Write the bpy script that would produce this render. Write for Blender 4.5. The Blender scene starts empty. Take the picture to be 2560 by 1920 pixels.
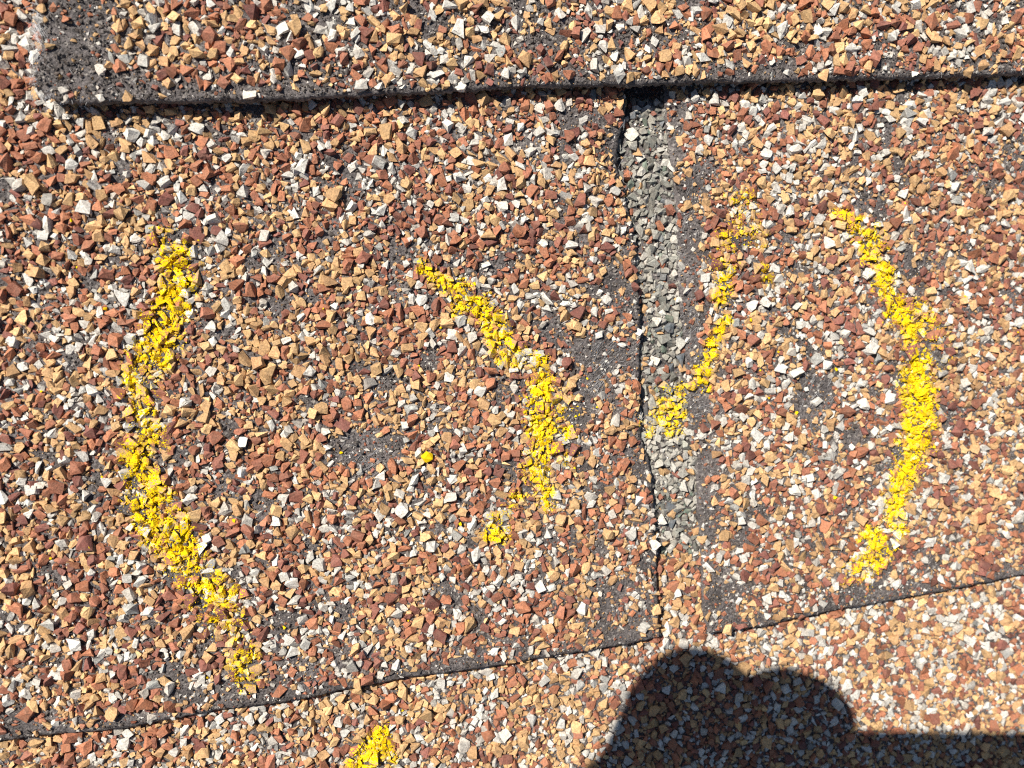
import bpy, bmesh, math, random, time
import numpy as np
from mathutils import Vector, Matrix
T0 = time.time()
random.seed(7)
rng = np.random.default_rng(11)
scene = bpy.context.scene
COL = scene.collection

# ------------------------------------------------------------------ camera
# the photograph is read in a 2212 x 1659 pixel frame; the phone's main lens has a 67 degree field
PW, PH = 2212.0, 1659.0
H = 0.150                                   # lens height above the roof surface, metres
FPX = PW / 2 / math.tan(math.radians(33.5))
FW = Vector((0.19, -0.08, -1.0)).normalized()
RT = FW.cross(Vector((0, 1, 0))).normalized()
UP = RT.cross(FW).normalized()
C = Vector((0, 0, H))
cam = bpy.data.cameras.new('camera')
cam_o = bpy.data.objects.new('camera', cam)
COL.objects.link(cam_o)
cam_o.matrix_world = Matrix(((RT.x, UP.x, -FW.x, C.x), (RT.y, UP.y, -FW.y, C.y), (RT.z, UP.z, -FW.z, C.z), (0, 0, 0, 1)))
cam.sensor_width = 6.2
cam.lens = 6.2 / 2 / math.tan(math.radians(33.5))
cam.clip_start = 0.001
cam.clip_end = 200
scene.camera = cam_o


def W(px, py, z):
    """point of the photograph on the level z"""
    d = FW + RT * ((px - PW / 2) / FPX) - UP * ((py - PH / 2) / FPX)
    return C + d * ((z - H) / d.z)


def project(x, y, z):
    vx, vy, vz = x - C.x, y - C.y, z - C.z
    dep = vx * FW.x + vy * FW.y + vz * FW.z
    a = vx * RT.x + vy * RT.y + vz * RT.z
    b = vx * UP.x + vy * UP.y + vz * UP.z
    return PW / 2 + FPX * a / dep, PH / 2 - FPX * b / dep


cam.dof.use_dof = True
cam.dof.focus_distance = (W(800, 950, 0.002) - C).dot(FW)
cam.dof.aperture_fstop = 2.8

# ------------------------------------------------------------------ sun and sky
LENS_SHADOW = W(2035, 1640, 0.0)            # where the lens' own shadow falls
SUN = (C - LENS_SHADOW).normalized()        # towards the sun
elev = math.asin(SUN.z)
azim = math.atan2(SUN.x, SUN.y)
world = bpy.data.worlds.new('World')
scene.world = world
world.use_nodes = True
wn = world.node_tree
bg = wn.nodes['Background']
sky = wn.nodes.new('ShaderNodeTexSky')
sky.sky_type = 'NISHITA'
sky.sun_disc = False
sky.sun_elevation = elev
sky.sun_rotation = azim
sky.dust_density = 0.3
sky.ozone_density = 2.0
wn.links.new(sky.outputs[0], bg.inputs[0])
bg.inputs[1].default_value = 0.05
sl = bpy.data.lights.new('sun', 'SUN')
sl.energy = 5.0
sl.angle = math.radians(0.53)
sl.color = (1.0, 0.95, 0.87)
so = bpy.data.objects.new('sun', sl)
COL.objects.link(so)
so.rotation_euler = SUN.to_track_quat('Z', 'Y').to_euler()
so.location = SUN * 3
vs = scene.view_settings
vs.view_transform = 'Standard'
vs.look = 'None'
vs.exposure = 0.58
vs.gamma = 1.0
scene.cycles.use_denoising = False
scene.cycles.filter_width = 1.15


# ------------------------------------------------------------------ helpers
def tag(o, label=None, cat=None, group=None, kind=None):
    if label: o['label'] = label
    if cat: o['category'] = cat
    if group: o['group'] = group
    if kind: o['kind'] = kind
    return o


def link(name, data, parent=None, loc=None):
    o = bpy.data.objects.new(name, data)
    COL.objects.link(o)
    if parent is not None: o.parent = parent
    if loc is not None: o.location = loc
    return o


def tri_mesh(name, V, F, mat, colors=None):
    me = bpy.data.meshes.new(name)
    n, m = len(V), len(F)
    me.vertices.add(n)
    me.vertices.foreach_set('co', np.ascontiguousarray(V, dtype=np.float32).ravel())
    me.loops.add(3 * m)
    me.loops.foreach_set('vertex_index', np.ascontiguousarray(F, dtype=np.int32).ravel())
    me.polygons.add(m)
    me.polygons.foreach_set('loop_start', np.arange(0, 3 * m, 3, dtype=np.int32))
    if colors is not None:
        at = me.attributes.new('tint', 'FLOAT_COLOR', 'POINT')
        c4 = np.ones((n, 4), dtype=np.float32)
        c4[:, :3] = colors
        at.data.foreach_set('color', c4.ravel())
    me.update(calc_edges=True)
    me.shade_flat()
    me.materials.append(mat)
    return me


def vnoise(shape, cell, seed):
    """smooth value noise raster, about -1..1"""
    r = np.random.default_rng(seed)
    h, w = shape
    gh, gw = int(h / cell) + 3, int(w / cell) + 3
    g = r.uniform(-1, 1, (gh, gw))
    ys = np.arange(h) / cell
    xs = np.arange(w) / cell
    yi = ys.astype(int); xi = xs.astype(int)
    fy = ys - yi; fx = xs - xi
    fy = (fy * fy * (3 - 2 * fy))[:, None]; fx = (fx * fx * (3 - 2 * fx))[None, :]
    a = g[np.ix_(yi, xi)]; b = g[np.ix_(yi, xi + 1)]
    c = g[np.ix_(yi + 1, xi)]; d = g[np.ix_(yi + 1, xi + 1)]
    return (a * (1 - fx) + b * fx) * (1 - fy) + (c * (1 - fx) + d * fx) * fy


def in_poly(PX, PY, poly):
    res = np.zeros(PX.shape, dtype=bool)
    n = len(poly)
    for i in range(n):
        x1, y1 = poly[i]; x2, y2 = poly[(i + 1) % n]
        if y1 == y2: continue
        cond = (y1 > PY) != (y2 > PY)
        xs = (x2 - x1) * (PY - y1) / (y2 - y1) + x1
        res ^= cond & (PX < xs)
    return res


# ------------------------------------------------------------------ materials
def nodes_of(name):
    m = bpy.data.materials.new(name)
    m.use_nodes = True
    nt = m.node_tree
    return m, nt, nt.nodes['Principled BSDF']


def N(nt, t, **kw):
    n = nt.nodes.new(t)
    for k, v in kw.items(): setattr(n, k, v)
    return n


def granule_material(name, use_object_colour):
    m, nt, p = nodes_of(name)
    if use_object_colour:
        src = N(nt, 'ShaderNodeObjectInfo').outputs['Color']
    else:
        a = N(nt, 'ShaderNodeAttribute'); a.attribute_name = 'tint'
        src = a.outputs['Color']
    geo = N(nt, 'ShaderNodeNewGeometry')
    n1 = N(nt, 'ShaderNodeTexNoise'); n1.inputs['Scale'].default_value = 3000; n1.inputs['Detail'].default_value = 5; n1.inputs['Roughness'].default_value = 0.7
    nt.links.new(geo.outputs['Position'], n1.inputs['Vector'])
    r = N(nt, 'ShaderNodeMapRange'); r.inputs['From Min'].default_value = 0.28; r.inputs['From Max'].default_value = 0.66
    r.inputs['To Min'].default_value = 0.42; r.inputs['To Max'].default_value = 1.2
    nt.links.new(n1.outputs['Fac'], r.inputs['Value'])
    mx = N(nt, 'ShaderNodeMix', data_type='RGBA', blend_type='MULTIPLY')
    mx.inputs[0].default_value = 1.0
    nt.links.new(src, mx.inputs[6]); nt.links.new(r.outputs[0], mx.inputs[7])
    n3 = N(nt, 'ShaderNodeTexNoise'); n3.inputs['Scale'].default_value = 900; n3.inputs['Detail'].default_value = 3
    nt.links.new(geo.outputs['Position'], n3.inputs['Vector'])
    d3 = N(nt, 'ShaderNodeMapRange'); d3.inputs['From Min'].default_value = 0.42; d3.inputs['From Max'].default_value = 0.78; d3.inputs['To Max'].default_value = 0.30
    nt.links.new(n3.outputs['Fac'], d3.inputs['Value'])
    dust = N(nt, 'ShaderNodeMix', data_type='RGBA'); dust.inputs[7].default_value = (0.30, 0.205, 0.145, 1)
    nt.links.new(d3.outputs[0], dust.inputs[0]); nt.links.new(mx.outputs[2], dust.inputs[6])
    nt.links.new(dust.outputs[2], p.inputs['Base Color'])
    p.inputs['Roughness'].default_value = 0.8
    p.inputs['Specular IOR Level'].default_value = 0.28
    n2 = N(nt, 'ShaderNodeTexNoise'); n2.inputs['Scale'].default_value = 3600; n2.inputs['Detail'].default_value = 4
    nt.links.new(geo.outputs['Position'], n2.inputs['Vector'])
    b = N(nt, 'ShaderNodeBump'); b.inputs['Strength'].default_value = 0.5; b.inputs['Distance'].default_value = 0.00014
    nt.links.new(n2.outputs['Fac'], b.inputs['Height'])
    nt.links.new(b.outputs[0], p.inputs['Normal'])
    return m


M_GRAN = granule_material('stone_granules', False)
M_GRAN1 = granule_material('stone_granule', True)


def asphalt_material():
    m, nt, p = nodes_of('weathered_asphalt')
    geo = N(nt, 'ShaderNodeNewGeometry')
    L = nt.links
    big = N(nt, 'ShaderNodeTexNoise'); big.inputs['Scale'].default_value = 160; big.inputs['Detail'].default_value = 6
    fine = N(nt, 'ShaderNodeTexNoise'); fine.inputs['Scale'].default_value = 1900; fine.inputs['Detail'].default_value = 6; fine.inputs['Roughness'].default_value = 0.75
    spk = N(nt, 'ShaderNodeTexVoronoi'); spk.inputs['Scale'].default_value = 2100
    for n in (big, fine, spk): L.new(geo.outputs['Position'], n.inputs['Vector'])
    r1 = N(nt, 'ShaderNodeValToRGB')
    r1.color_ramp.elements[0].position = 0.3; r1.color_ramp.elements[0].color = (0.016, 0.014, 0.013, 1)
    r1.color_ramp.elements[1].position = 0.72; r1.color_ramp.elements[1].color = (0.25, 0.218, 0.208, 1)
    L.new(fine.outputs['Fac'], r1.inputs[0])
    r2 = N(nt, 'ShaderNodeMapRange'); r2.inputs['From Min'].default_value = 0.3; r2.inputs['From Max'].default_value = 0.7
    r2.inputs['To Min'].default_value = 0.6; r2.inputs['To Max'].default_value = 1.35
    L.new(big.outputs['Fac'], r2.inputs['Value'])
    mx = N(nt, 'ShaderNodeMix', data_type='RGBA', blend_type='MULTIPLY'); mx.inputs[0].default_value = 1
    L.new(r1.outputs[0], mx.inputs[6]); L.new(r2.outputs[0], mx.inputs[7])
    # pale mineral specks ground into the surface
    vr = N(nt, 'ShaderNodeMapRange'); vr.inputs['From Min'].default_value = 0.90; vr.inputs['From Max'].default_value = 0.97
    sep = N(nt, 'ShaderNodeSeparateColor'); L.new(spk.outputs['Color'], sep.inputs[0]); L.new(sep.outputs[0], vr.inputs['Value'])
    mx2 = N(nt, 'ShaderNodeMix', data_type='RGBA'); mx2.inputs[7].default_value = (0.30, 0.27, 0.24, 1)
    L.new(vr.outputs[0], mx2.inputs[0]); L.new(mx.outputs[2], mx2.inputs[6])
    L.new(mx2.outputs[2], p.inputs['Base Color'])
    p.inputs['Roughness'].default_value = 0.72
    p.inputs['Specular IOR Level'].default_value = 0.35
    b = N(nt, 'ShaderNodeBump'); b.inputs['Strength'].default_value = 0.9; b.inputs['Distance'].default_value = 0.0004
    L.new(fine.outputs['Fac'], b.inputs['Height'])
    b2 = N(nt, 'ShaderNodeBump'); b2.inputs['Strength'].default_value = 0.6; b2.inputs['Distance'].default_value = 0.00025
    L.new(spk.outputs['Distance'], b2.inputs['Height']); L.new(b.outputs[0], b2.inputs['Normal'])
    L.new(b2.outputs[0], p.inputs['Normal'])
    return m


M_ASPH = asphalt_material()


def chalk_material():
    m, nt, p = nodes_of('yellow_chalk')
    geo = N(nt, 'ShaderNodeNewGeometry')
    n1 = N(nt, 'ShaderNodeTexNoise'); n1.inputs['Scale'].default_value = 1500; n1.inputs['Detail'].default_value = 4
    nt.links.new(geo.outputs['Position'], n1.inputs['Vector'])
    r1 = N(nt, 'ShaderNodeValToRGB')
    r1.color_ramp.elements[0].position = 0.3; r1.color_ramp.elements[0].color = (0.78, 0.50, 0.006, 1)
    r1.color_ramp.elements[1].position = 0.62; r1.color_ramp.elements[1].color = (0.92, 0.66, 0.010, 1)
    nt.links.new(n1.outputs['Fac'], r1.inputs[0]); nt.links.new(r1.outputs[0], p.inputs['Base Color'])
    p.inputs['Roughness'].default_value = 0.95
    p.inputs['Specular IOR Level'].default_value = 0.1
    b = N(nt, 'ShaderNodeBump'); b.inputs['Strength'].default_value = 0.5; b.inputs['Distance'].default_value = 0.00015
    nt.links.new(n1.outputs['Fac'], b.inputs['Height']); nt.links.new(b.outputs[0], p.inputs['Normal'])
    return m


M_CHALK = chalk_material()


def plain(name, col, rough=0.6, spec=0.4, scale=400, var=0.25, metallic=0.0):
    m, nt, p = nodes_of(name)
    geo = N(nt, 'ShaderNodeNewGeometry')
    n1 = N(nt, 'ShaderNodeTexNoise'); n1.inputs['Scale'].default_value = scale
    nt.links.new(geo.outputs['Position'], n1.inputs['Vector'])
    r1 = N(nt, 'ShaderNodeValToRGB')
    r1.color_ramp.elements[0].position = 0.3; r1.color_ramp.elements[0].color = tuple(c * (1 - var) for c in col) + (1,)
    r1.color_ramp.elements[1].position = 0.7; r1.color_ramp.elements[1].color = tuple(min(1, c * (1 + var)) for c in col) + (1,)
    nt.links.new(n1.outputs['Fac'], r1.inputs[0]); nt.links.new(r1.outputs[0], p.inputs['Base Color'])
    p.inputs['Roughness'].default_value = rough
    p.inputs['Specular IOR Level'].default_value = spec
    p.inputs['Metallic'].default_value = metallic
    return m


M_FIBRE = plain('glass_fibre', (0.62, 0.61, 0.60), 0.35, 0.6)


def deck_material():
    m, nt, p = nodes_of('far_shingle_granules')
    geo = N(nt, 'ShaderNodeNewGeometry')
    v = N(nt, 'ShaderNodeTexVoronoi'); v.inputs['Scale'].default_value = 750
    nt.links.new(geo.outputs['Position'], v.inputs['Vector'])
    sep = N(nt, 'ShaderNodeSeparateColor'); nt.links.new(v.outputs['Color'], sep.inputs[0])
    r = N(nt, 'ShaderNodeValToRGB'); cr = r.color_ramp; cr.interpolation = 'CONSTANT'
    cr.elements[0].color = (0.52, 0.31, 0.12, 1); cr.elements[1].position = 0.36; cr.elements[1].color = (0.35, 0.10, 0.045, 1)
    for pos, c in ((0.58, (0.15, 0.047, 0.034, 1)), (0.74, (0.62, 0.60, 0.54, 1)), (0.93, (0.08, 0.07, 0.065, 1))):
        e = cr.elements.new(pos); e.color = c
    nt.links.new(sep.outputs[0], r.inputs[0]); nt.links.new(r.outputs[0], p.inputs['Base Color'])
    p.inputs['Roughness'].default_value = 0.85
    b = N(nt, 'ShaderNodeBump'); b.inputs['Distance'].default_value = 0.0008; b.invert = True
    nt.links.new(v.outputs['Distance'], b.inputs['Height']); nt.links.new(b.outputs[0], p.inputs['Normal'])
    return m


# ------------------------------------------------------------------ roof deck (the setting)
me = bpy.data.meshes.new('roof_deck')
s_ = 30.0
me.from_pydata([(-s_, -s_, -0.0045), (s_, -s_, -0.0045), (s_, s_, -0.0045), (-s_, s_, -0.0045)], [], [(0, 1, 2, 3)])
me.materials.append(deck_material())
tag(link('roof_deck', me), kind='structure')

# ------------------------------------------------------------------ rasters shared by the three courses
RES = 0.00015
X0, X1 = -0.096, 0.182
Y0, Y1 = -0.132, 0.096
GW, GH = int((X1 - X0) / RES), int((Y1 - Y0) / RES)
gx = X0 + (np.arange(GW) + 0.5) * RES
gy = Y0 + (np.arange(GH) + 0.5) * RES
GX, GY = np.meshgrid(gx, gy)


def cell(x, y):
    return (np.clip(((np.asarray(y) - Y0) / RES).astype(int), 0, GH - 1), np.clip(((np.asarray(x) - X0) / RES).astype(int), 0, GW - 1))


# outlines read off the photograph (2212 px frame)
UP_BOTTOM = [(128, 220), (220, 220), (336, 218), (497, 215), (640, 210), (743, 204), (850, 200), (969, 195), (1070, 189), (1220, 185), (1362, 181), (1469, 178), (1630, 175), (1760, 172), (1889, 168), (2040, 165), (2212, 158), (2500, 150)]
UP_LEFT = [(64, -330), (62, -120), (70, 0), (72, 30), (84, 70), (88, 105), (72, 150), (76, 185), (92, 204), (128, 220)]
LT_BOTTOM = [(-300, 1642), (0, 1603), (134, 1586), (269, 1573), (370, 1556), (470, 1536), (658, 1512), (743, 1492), (885, 1465), (1000, 1450), (1114, 1432), (1271, 1408), (1429, 1377)]
LT_RIGHT = [(1345, -330), (1348, 60), (1352, 170), (1352, 238), (1337, 300), (1334, 355), (1358, 433), (1370, 499), (1376, 563), (1382, 614), (1386, 679), (1386, 745), (1384, 820), (1383, 900), (1390, 960), (1407, 1028), (1415, 1107), (1419, 1198), (1422, 1290), (1429, 1377)]
RT_LEFT = [(1425, -330), (1434, 60), (1440, 199), (1442, 251), (1452, 329), (1463, 433), (1468, 563), (1473, 666), (1484, 744), (1489, 848), (1496, 952), (1508, 1002), (1511, 1107), (1516, 1185), (1519, 1315), (1532, 1369)]
RT_BOTTOM = [(1532, 1369), (1663, 1351), (1771, 1328), (1880, 1308), (1989, 1287), (2100, 1266), (2212, 1242), (2560, 1180)]

Z_LOW, Z_MID, Z_UP = 0.0, 0.0020, 0.0054
TH_MID, TH_UP = 0.0016, 0.0022

PXL, PYL = project(GX, GY, Z_LOW)
PXM, PYM = project(GX, GY, Z_MID)
PXU, PYU = project(GX, GY, Z_UP)


def interp_poly(P, poly, axis=0):
    a = np.array(poly, dtype=float)
    return np.interp(P, a[:, 0], a[:, 1]) if axis == 0 else np.interp(P, a[:, 1], a[:, 0])


mask_left = (PYM < interp_poly(PXM, LT_BOTTOM)) & (PXM < interp_poly(PYM, LT_RIGHT, 1))
mask_right = (PYM < interp_poly(PXM, RT_BOTTOM)) & (PXM > interp_poly(PYM, RT_LEFT, 1))
mask_up = in_poly(PXU, PYU, UP_LEFT + UP_BOTTOM[1:] + [(2700, 150), (2700, -400)])


def erode(mask, k):
    m = mask.copy()
    for _ in range(k):
        n = m.copy()
        n[1:] &= m[:-1]; n[:-1] &= m[1:]; n[:, 1:] &= m[:, :-1]; n[:, :-1] &= m[:, 1:]
        m = n
    return m


up_hide = erode(mask_up, 14)                # well under the upper course
tab_hide = erode(mask_left | mask_right, 10)

# surface relief of each course
def relief(seed, low, mid):
    return vnoise((GH, GW), 90, seed) * low + vnoise((GH, GW), 26, seed + 1) * low * 0.5 + vnoise((GH, GW), 8, seed + 2) * mid


ZL = Z_LOW + relief(100, 0.00012, 0.00005)
slot_end = np.exp(-(((PXL - 1395) / 60) ** 4)) * np.clip((222 - PYL) / 14, 0, 1)      # hollow at the closed end of the slot
ZL -= 0.0012 * slot_end
crev = np.exp(-((PXL - interp_poly(PYL, LT_RIGHT, 1) - 4) / 7.0) ** 2) * np.clip(-0.1 + vnoise((GH, GW), 45, 55) * 1.3 + np.clip((420 - PYL) / 150, 0, 1), 0, 1) * (PYL < 1190)
ZL -= 0.0011 * crev
ZM = Z_MID + relief(200, 0.00022, 0.00008) + vnoise((GH, GW), 3.5, 205) * 0.00011
ZU = Z_UP + relief(300, 0.00025, 0.00010) + vnoise((GH, GW), 3.5, 305) * 0.00014
# the upper course lifts a little where it bridges the slot, and the tabs dish at the hail bruises
BRUISES = [(800, 955, 70, 0.0005), (1310, 775, 70, 0.0006), (1765, 850, 75, 0.0004)]
for bx, by, br, bd in BRUISES:
    ZM -= bd * np.exp(-(((PXM - bx) ** 2 + (PYM - by) ** 2) / br ** 2))
# the left rim of the right tab is softened and pressed down into the slot
dr = (PXM - interp_poly(PYM, RT_LEFT, 1))
ZM -= np.where((dr > -30) & (PYM > 230) & (PYM < 1200), 0.0009 * np.exp(-np.clip(dr, 0, 400) / 32), 0)
dl = (interp_poly(PYM, LT_RIGHT, 1) - PXM)
ZM -= np.where((dl > -30), 0.00035 * np.exp(-np.clip(dl, 0, 400) / 25), 0)

# ------------------------------------------------------------------ granule templates
def hull(points):
    bm = bmesh.new()
    for p in points: bm.verts.new(p)
    r = bmesh.ops.convex_hull(bm, input=bm.verts)
    junk = [g for g in r['geom_interior'] if isinstance(g, bmesh.types.BMVert)]
    bmesh.ops.delete(bm, geom=junk, context='VERTS')
    loose = [v for v in bm.verts if not v.link_faces]
    bmesh.ops.delete(bm, geom=loose, context='VERTS')
    bmesh.ops.triangulate(bm, faces=bm.faces)
    bmesh.ops.recalc_face_normals(bm, faces=bm.faces)
    bm.verts.index_update()
    V = np.array([v.co[:] for v in bm.verts]); F = np.array([[v.index for v in f.verts] for f in bm.faces])
    bm.free()
    V -= (V.max(0) + V.min(0)) / 2
    V /= np.abs(V).max(0)
    return V, F


def rock(n, seed):
    r = np.random.default_rng(seed)
    k = r.integers(0, 3)
    if k < 2:                               # a block with knocked-off corners
        p = np.array([(x, y, z) for x in (-1, 1) for y in (-1, 1) for z in (-1, 1)], dtype=float)
        p *= r.uniform(0.2, 1.0, p.shape)
        p = p[r.permutation(8)[:r.integers(6, 9)]]
        p = np.concatenate([p, np.sign(r.normal(size=(max(1, n - 8), 3))) * r.uniform(0, 1, (max(1, n - 8), 3)) ** .7])
    else:
        p = r.normal(size=(n, 3))
        p /= np.linalg.norm(p, axis=1)[:, None]
        p = np.sign(p) * np.abs(p) ** r.uniform(0.5, 0.9)
        p *= r.uniform(0.70, 1.0, (n, 1))
    return hull(p)


def chipped(V, F, seed, amp=0.06):
    """split every facet in four and knock the new points in and out"""
    r = np.random.default_rng(seed)
    V = V.tolist(); mid = {}; out = []
    for a, b, c in F.tolist():
        m = []
        for i, j in ((a, b), (b, c), (c, a)):
            key = (min(i, j), max(i, j))
            if key not in mid:
                q = (np.array(V[i]) + np.array(V[j])) / 2
                q *= 1 + np.clip(r.normal(-0.02, amp), -.2, .08)
                mid[key] = len(V); V.append((q + r.normal(0, 0.035, 3)).tolist())
            m.append(mid[key])
        out += [(a, m[0], m[2]), (m[0], b, m[1]), (m[2], m[1], c), (m[0], m[1], m[2])]
    return np.array(V), np.array(out)


SMALL_N = 80
ROCKS = [rock(r_n, 500 + i) for i, r_n in enumerate([7, 8, 9, 9, 10, 10, 11, 12] * 10)]
ROCKS += [chipped(*rock(r_n, 700 + i), 1700 + i) for i, r_n in enumerate([7, 8, 9, 9, 10, 10, 11, 12] * 8)]
CHIPS = [rock(6, 900 + i) for i in range(16)]


def rot_matrices(yaw, tx, ty):
    n = len(yaw)
    cz, sz = np.cos(yaw), np.sin(yaw); cx, sx = np.cos(tx), np.sin(tx); cy, sy = np.cos(ty), np.sin(ty)
    Z = np.zeros((n, 3, 3)); Z[:, 0, 0] = cz; Z[:, 0, 1] = -sz; Z[:, 1, 0] = sz; Z[:, 1, 1] = cz; Z[:, 2, 2] = 1
    X = np.zeros((n, 3, 3)); X[:, 0, 0] = 1; X[:, 1, 1] = cx; X[:, 1, 2] = -sx; X[:, 2, 1] = sx; X[:, 2, 2] = cx
    Y = np.zeros((n, 3, 3)); Y[:, 1, 1] = 1; Y[:, 0, 0] = cy; Y[:, 0, 2] = sy; Y[:, 2, 0] = -sy; Y[:, 2, 2] = cy
    return Z @ X @ Y


def assemble(templates, tid, pos, R, S, col=None, shift=None):
    """join many rotated, scaled templates: vertices, faces, colours, owner of each face"""
    Vs, Fs, Cs, Os = [], [], [], []
    base = 0
    for t in range(len(templates)):
        idx = np.nonzero(tid == t)[0]
        if not len(idx): continue
        TV, TF = templates[t]
        v = TV[None, :, :] * S[idx][:, None, :]
        v = np.einsum('nij,nvj->nvi', R[idx], v) + pos[idx][:, None, :]
        k = TV.shape[0]
        f = TF[None, :, :] + (base + np.arange(len(idx)) * k)[:, None, None]
        Vs.append(v.reshape(-1, 3)); Fs.append(f.reshape(-1, 3))
        if col is not None: Cs.append(np.repeat(col[idx], k, axis=0))
        Os.append(np.repeat(idx, len(TF)))
        base += len(idx) * k
    V = np.concatenate(Vs); F = np.concatenate(Fs)
    if shift is not None: V = V - np.array(shift)
    return V, F, (np.concatenate(Cs) if col is not None else None), np.concatenate(Os)


# ------------------------------------------------------------------ scattering granules
PAL = np.array([(0.63, 0.395, 0.185),      # straw
                (0.44, 0.175, 0.090),      # brick
                (0.235, 0.090, 0.070),     # maroon
                (0.61, 0.585, 0.525),      # white
                (0.36, 0.36, 0.33)])       # grey
GREY = np.array([(0.24, 0.238, 0.205), (0.34, 0.325, 0.275), (0.13, 0.145, 0.155), (0.46, 0.44, 0.385), (0.17, 0.21, 0.165)])


def scatter(Z, mask, keep, n_try, mean, sig, seed, overlap=0.25, lo=0.00036, hi=0.0027):
    """drop granules, large ones first, wherever the raster still has room"""
    r = np.random.default_rng(seed)
    L = np.where(r.uniform(0, 1, n_try) < 0.5, np.exp(r.normal(math.log(mean), sig, n_try)), np.exp(r.normal(math.log(mean * 0.52), 0.26, n_try)))
    L = np.clip(L, lo, hi)
    L = np.sort(L)[::-1]
    asp = r.uniform(1.0, 1.0, n_try) + np.abs(r.normal(0, 0.45, n_try))
    asp = np.clip(asp, 1.0, 2.4)
    a = L / 2; b = a / asp
    ys, xs = np.nonzero(mask)
    pick = r.integers(0, len(ys), n_try)
    cy = gy[ys[pick]] + r.uniform(-.5, .5, n_try) * RES
    cx = gx[xs[pick]] + r.uniform(-.5, .5, n_try) * RES
    ok = r.uniform(0, 1, n_try) < keep[ys[pick], xs[pick]]
    yaw = r.uniform(0, math.pi, n_try)
    occ = np.zeros((GH, GW), dtype=np.uint8)
    zmap = Z.copy()
    out = []
    hz = b * r.uniform(0.50, 0.95, n_try)
    sink = r.uniform(0.15, 0.55, n_try)
    ca, sa = np.cos(yaw), np.sin(yaw)
    for i in np.nonzero(ok)[0]:
        x, y, A, B = cx[i], cy[i], a[i], b[i]
        k = int(A / RES) + 1
        ix = int((x - X0) / RES); iy = int((y - Y0) / RES)
        if ix - k < 0 or iy - k < 0 or ix + k >= GW or iy + k >= GH: continue
        if occ[iy, ix]: continue
        sl_ = (slice(iy - k, iy + k + 1), slice(ix - k, ix + k + 1))
        dx = (gx[sl_[1]] - x)[None, :]; dy = (gy[sl_[0]] - y)[:, None]
        u = (dx * ca[i] + dy * sa[i]) / A; v = (-dx * sa[i] + dy * ca[i]) / B
        q = u * u + v * v
        inside = q < 0.85
        cnt = inside.sum()
        if cnt == 0 or occ[sl_][inside].sum() > overlap * cnt: continue
        occ[sl_] |= inside
        zc = Z[iy, ix] + hz[i] * sink[i]
        zz = zc + hz[i] * np.sqrt(np.clip(1 - q, 0, 1)) * 0.9
        sub = zmap[sl_]
        np.maximum(sub, np.where(inside, zz, -1), out=sub)
        out.append((i, zc))
    idx = np.array([o[0] for o in out]); zc = np.array([o[1] for o in out])
    g = dict(pos=np.stack([cx[idx], cy[idx], zc], 1), S=np.stack([a[idx] * 1.02, b[idx] * 1.02, hz[idx]], 1), L=L[idx])
    n = len(idx)
    g['R'] = rot_matrices(yaw[idx], r.normal(0, 0.30, n), r.normal(0, 0.26, n))
    g['tid'] = np.where(g['L'] > 0.00105, SMALL_N + r.integers(0, len(ROCKS) - SMALL_N, n), r.integers(0, SMALL_N, n))
    g['zmap'] = zmap; g['occ'] = occ
    return g


def colour(g, seed, probs, PXY=None):
    r = np.random.default_rng(seed)
    n = len(g['pos'])
    iy, ix = cell(g['pos'][:, 0], g['pos'][:, 1])
    P = np.tile(np.array(probs), (n, 1))
    for k in range(4):
        P[:, k] *= np.exp(0.75 * vnoise((GH, GW), 60, seed + 10 + k)[iy, ix] + 0.65 * vnoise((GH, GW), 20, seed + 20 + k)[iy, ix])
    P /= P.sum(1)[:, None]
    cls = (np.cumsum(P, 1) < r.uniform(0, 1, n)[:, None]).sum(1)
    cls = np.clip(cls, 0, 4)
    c = PAL[cls].copy()
    # stones shade from straw to orange and from brick to maroon
    t = r.uniform(0, 1, n)[:, None] ** 2 * 0.55
    other = PAL[np.where(cls == 0, 1, np.where(cls == 1, 2, np.where(cls == 2, 1, np.where(cls == 3, 0, 3))))]
    t = np.where((cls == 3)[:, None], t * 0.30, t)
    t = np.where((cls == 0)[:, None], t * 0.55, t)
    c = c * (1 - t) + other * t
    c *= np.clip(r.normal(1, 0.15, n), 0.62, 1.35)[:, None]
    return np.clip(c, 0.02, 0.80)


def ell(PX, PY, blobs):
    f = np.zeros(PX.shape)
    for x, y, rx, ry, s in blobs:
        d = ((PX - x) / rx) ** 2 + ((PY - y) / ry) ** 2
        f = np.maximum(f, s * np.clip(1.5 - d, 0, 1))
    return f


nz1 = vnoise((GH, GW), 30, 41) * 0.6 + vnoise((GH, GW), 14, 42) * 0.6
nz2 = vnoise((GH, GW), 46, 43) * 0.5 + vnoise((GH, GW), 11, 44) * 0.5

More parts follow.
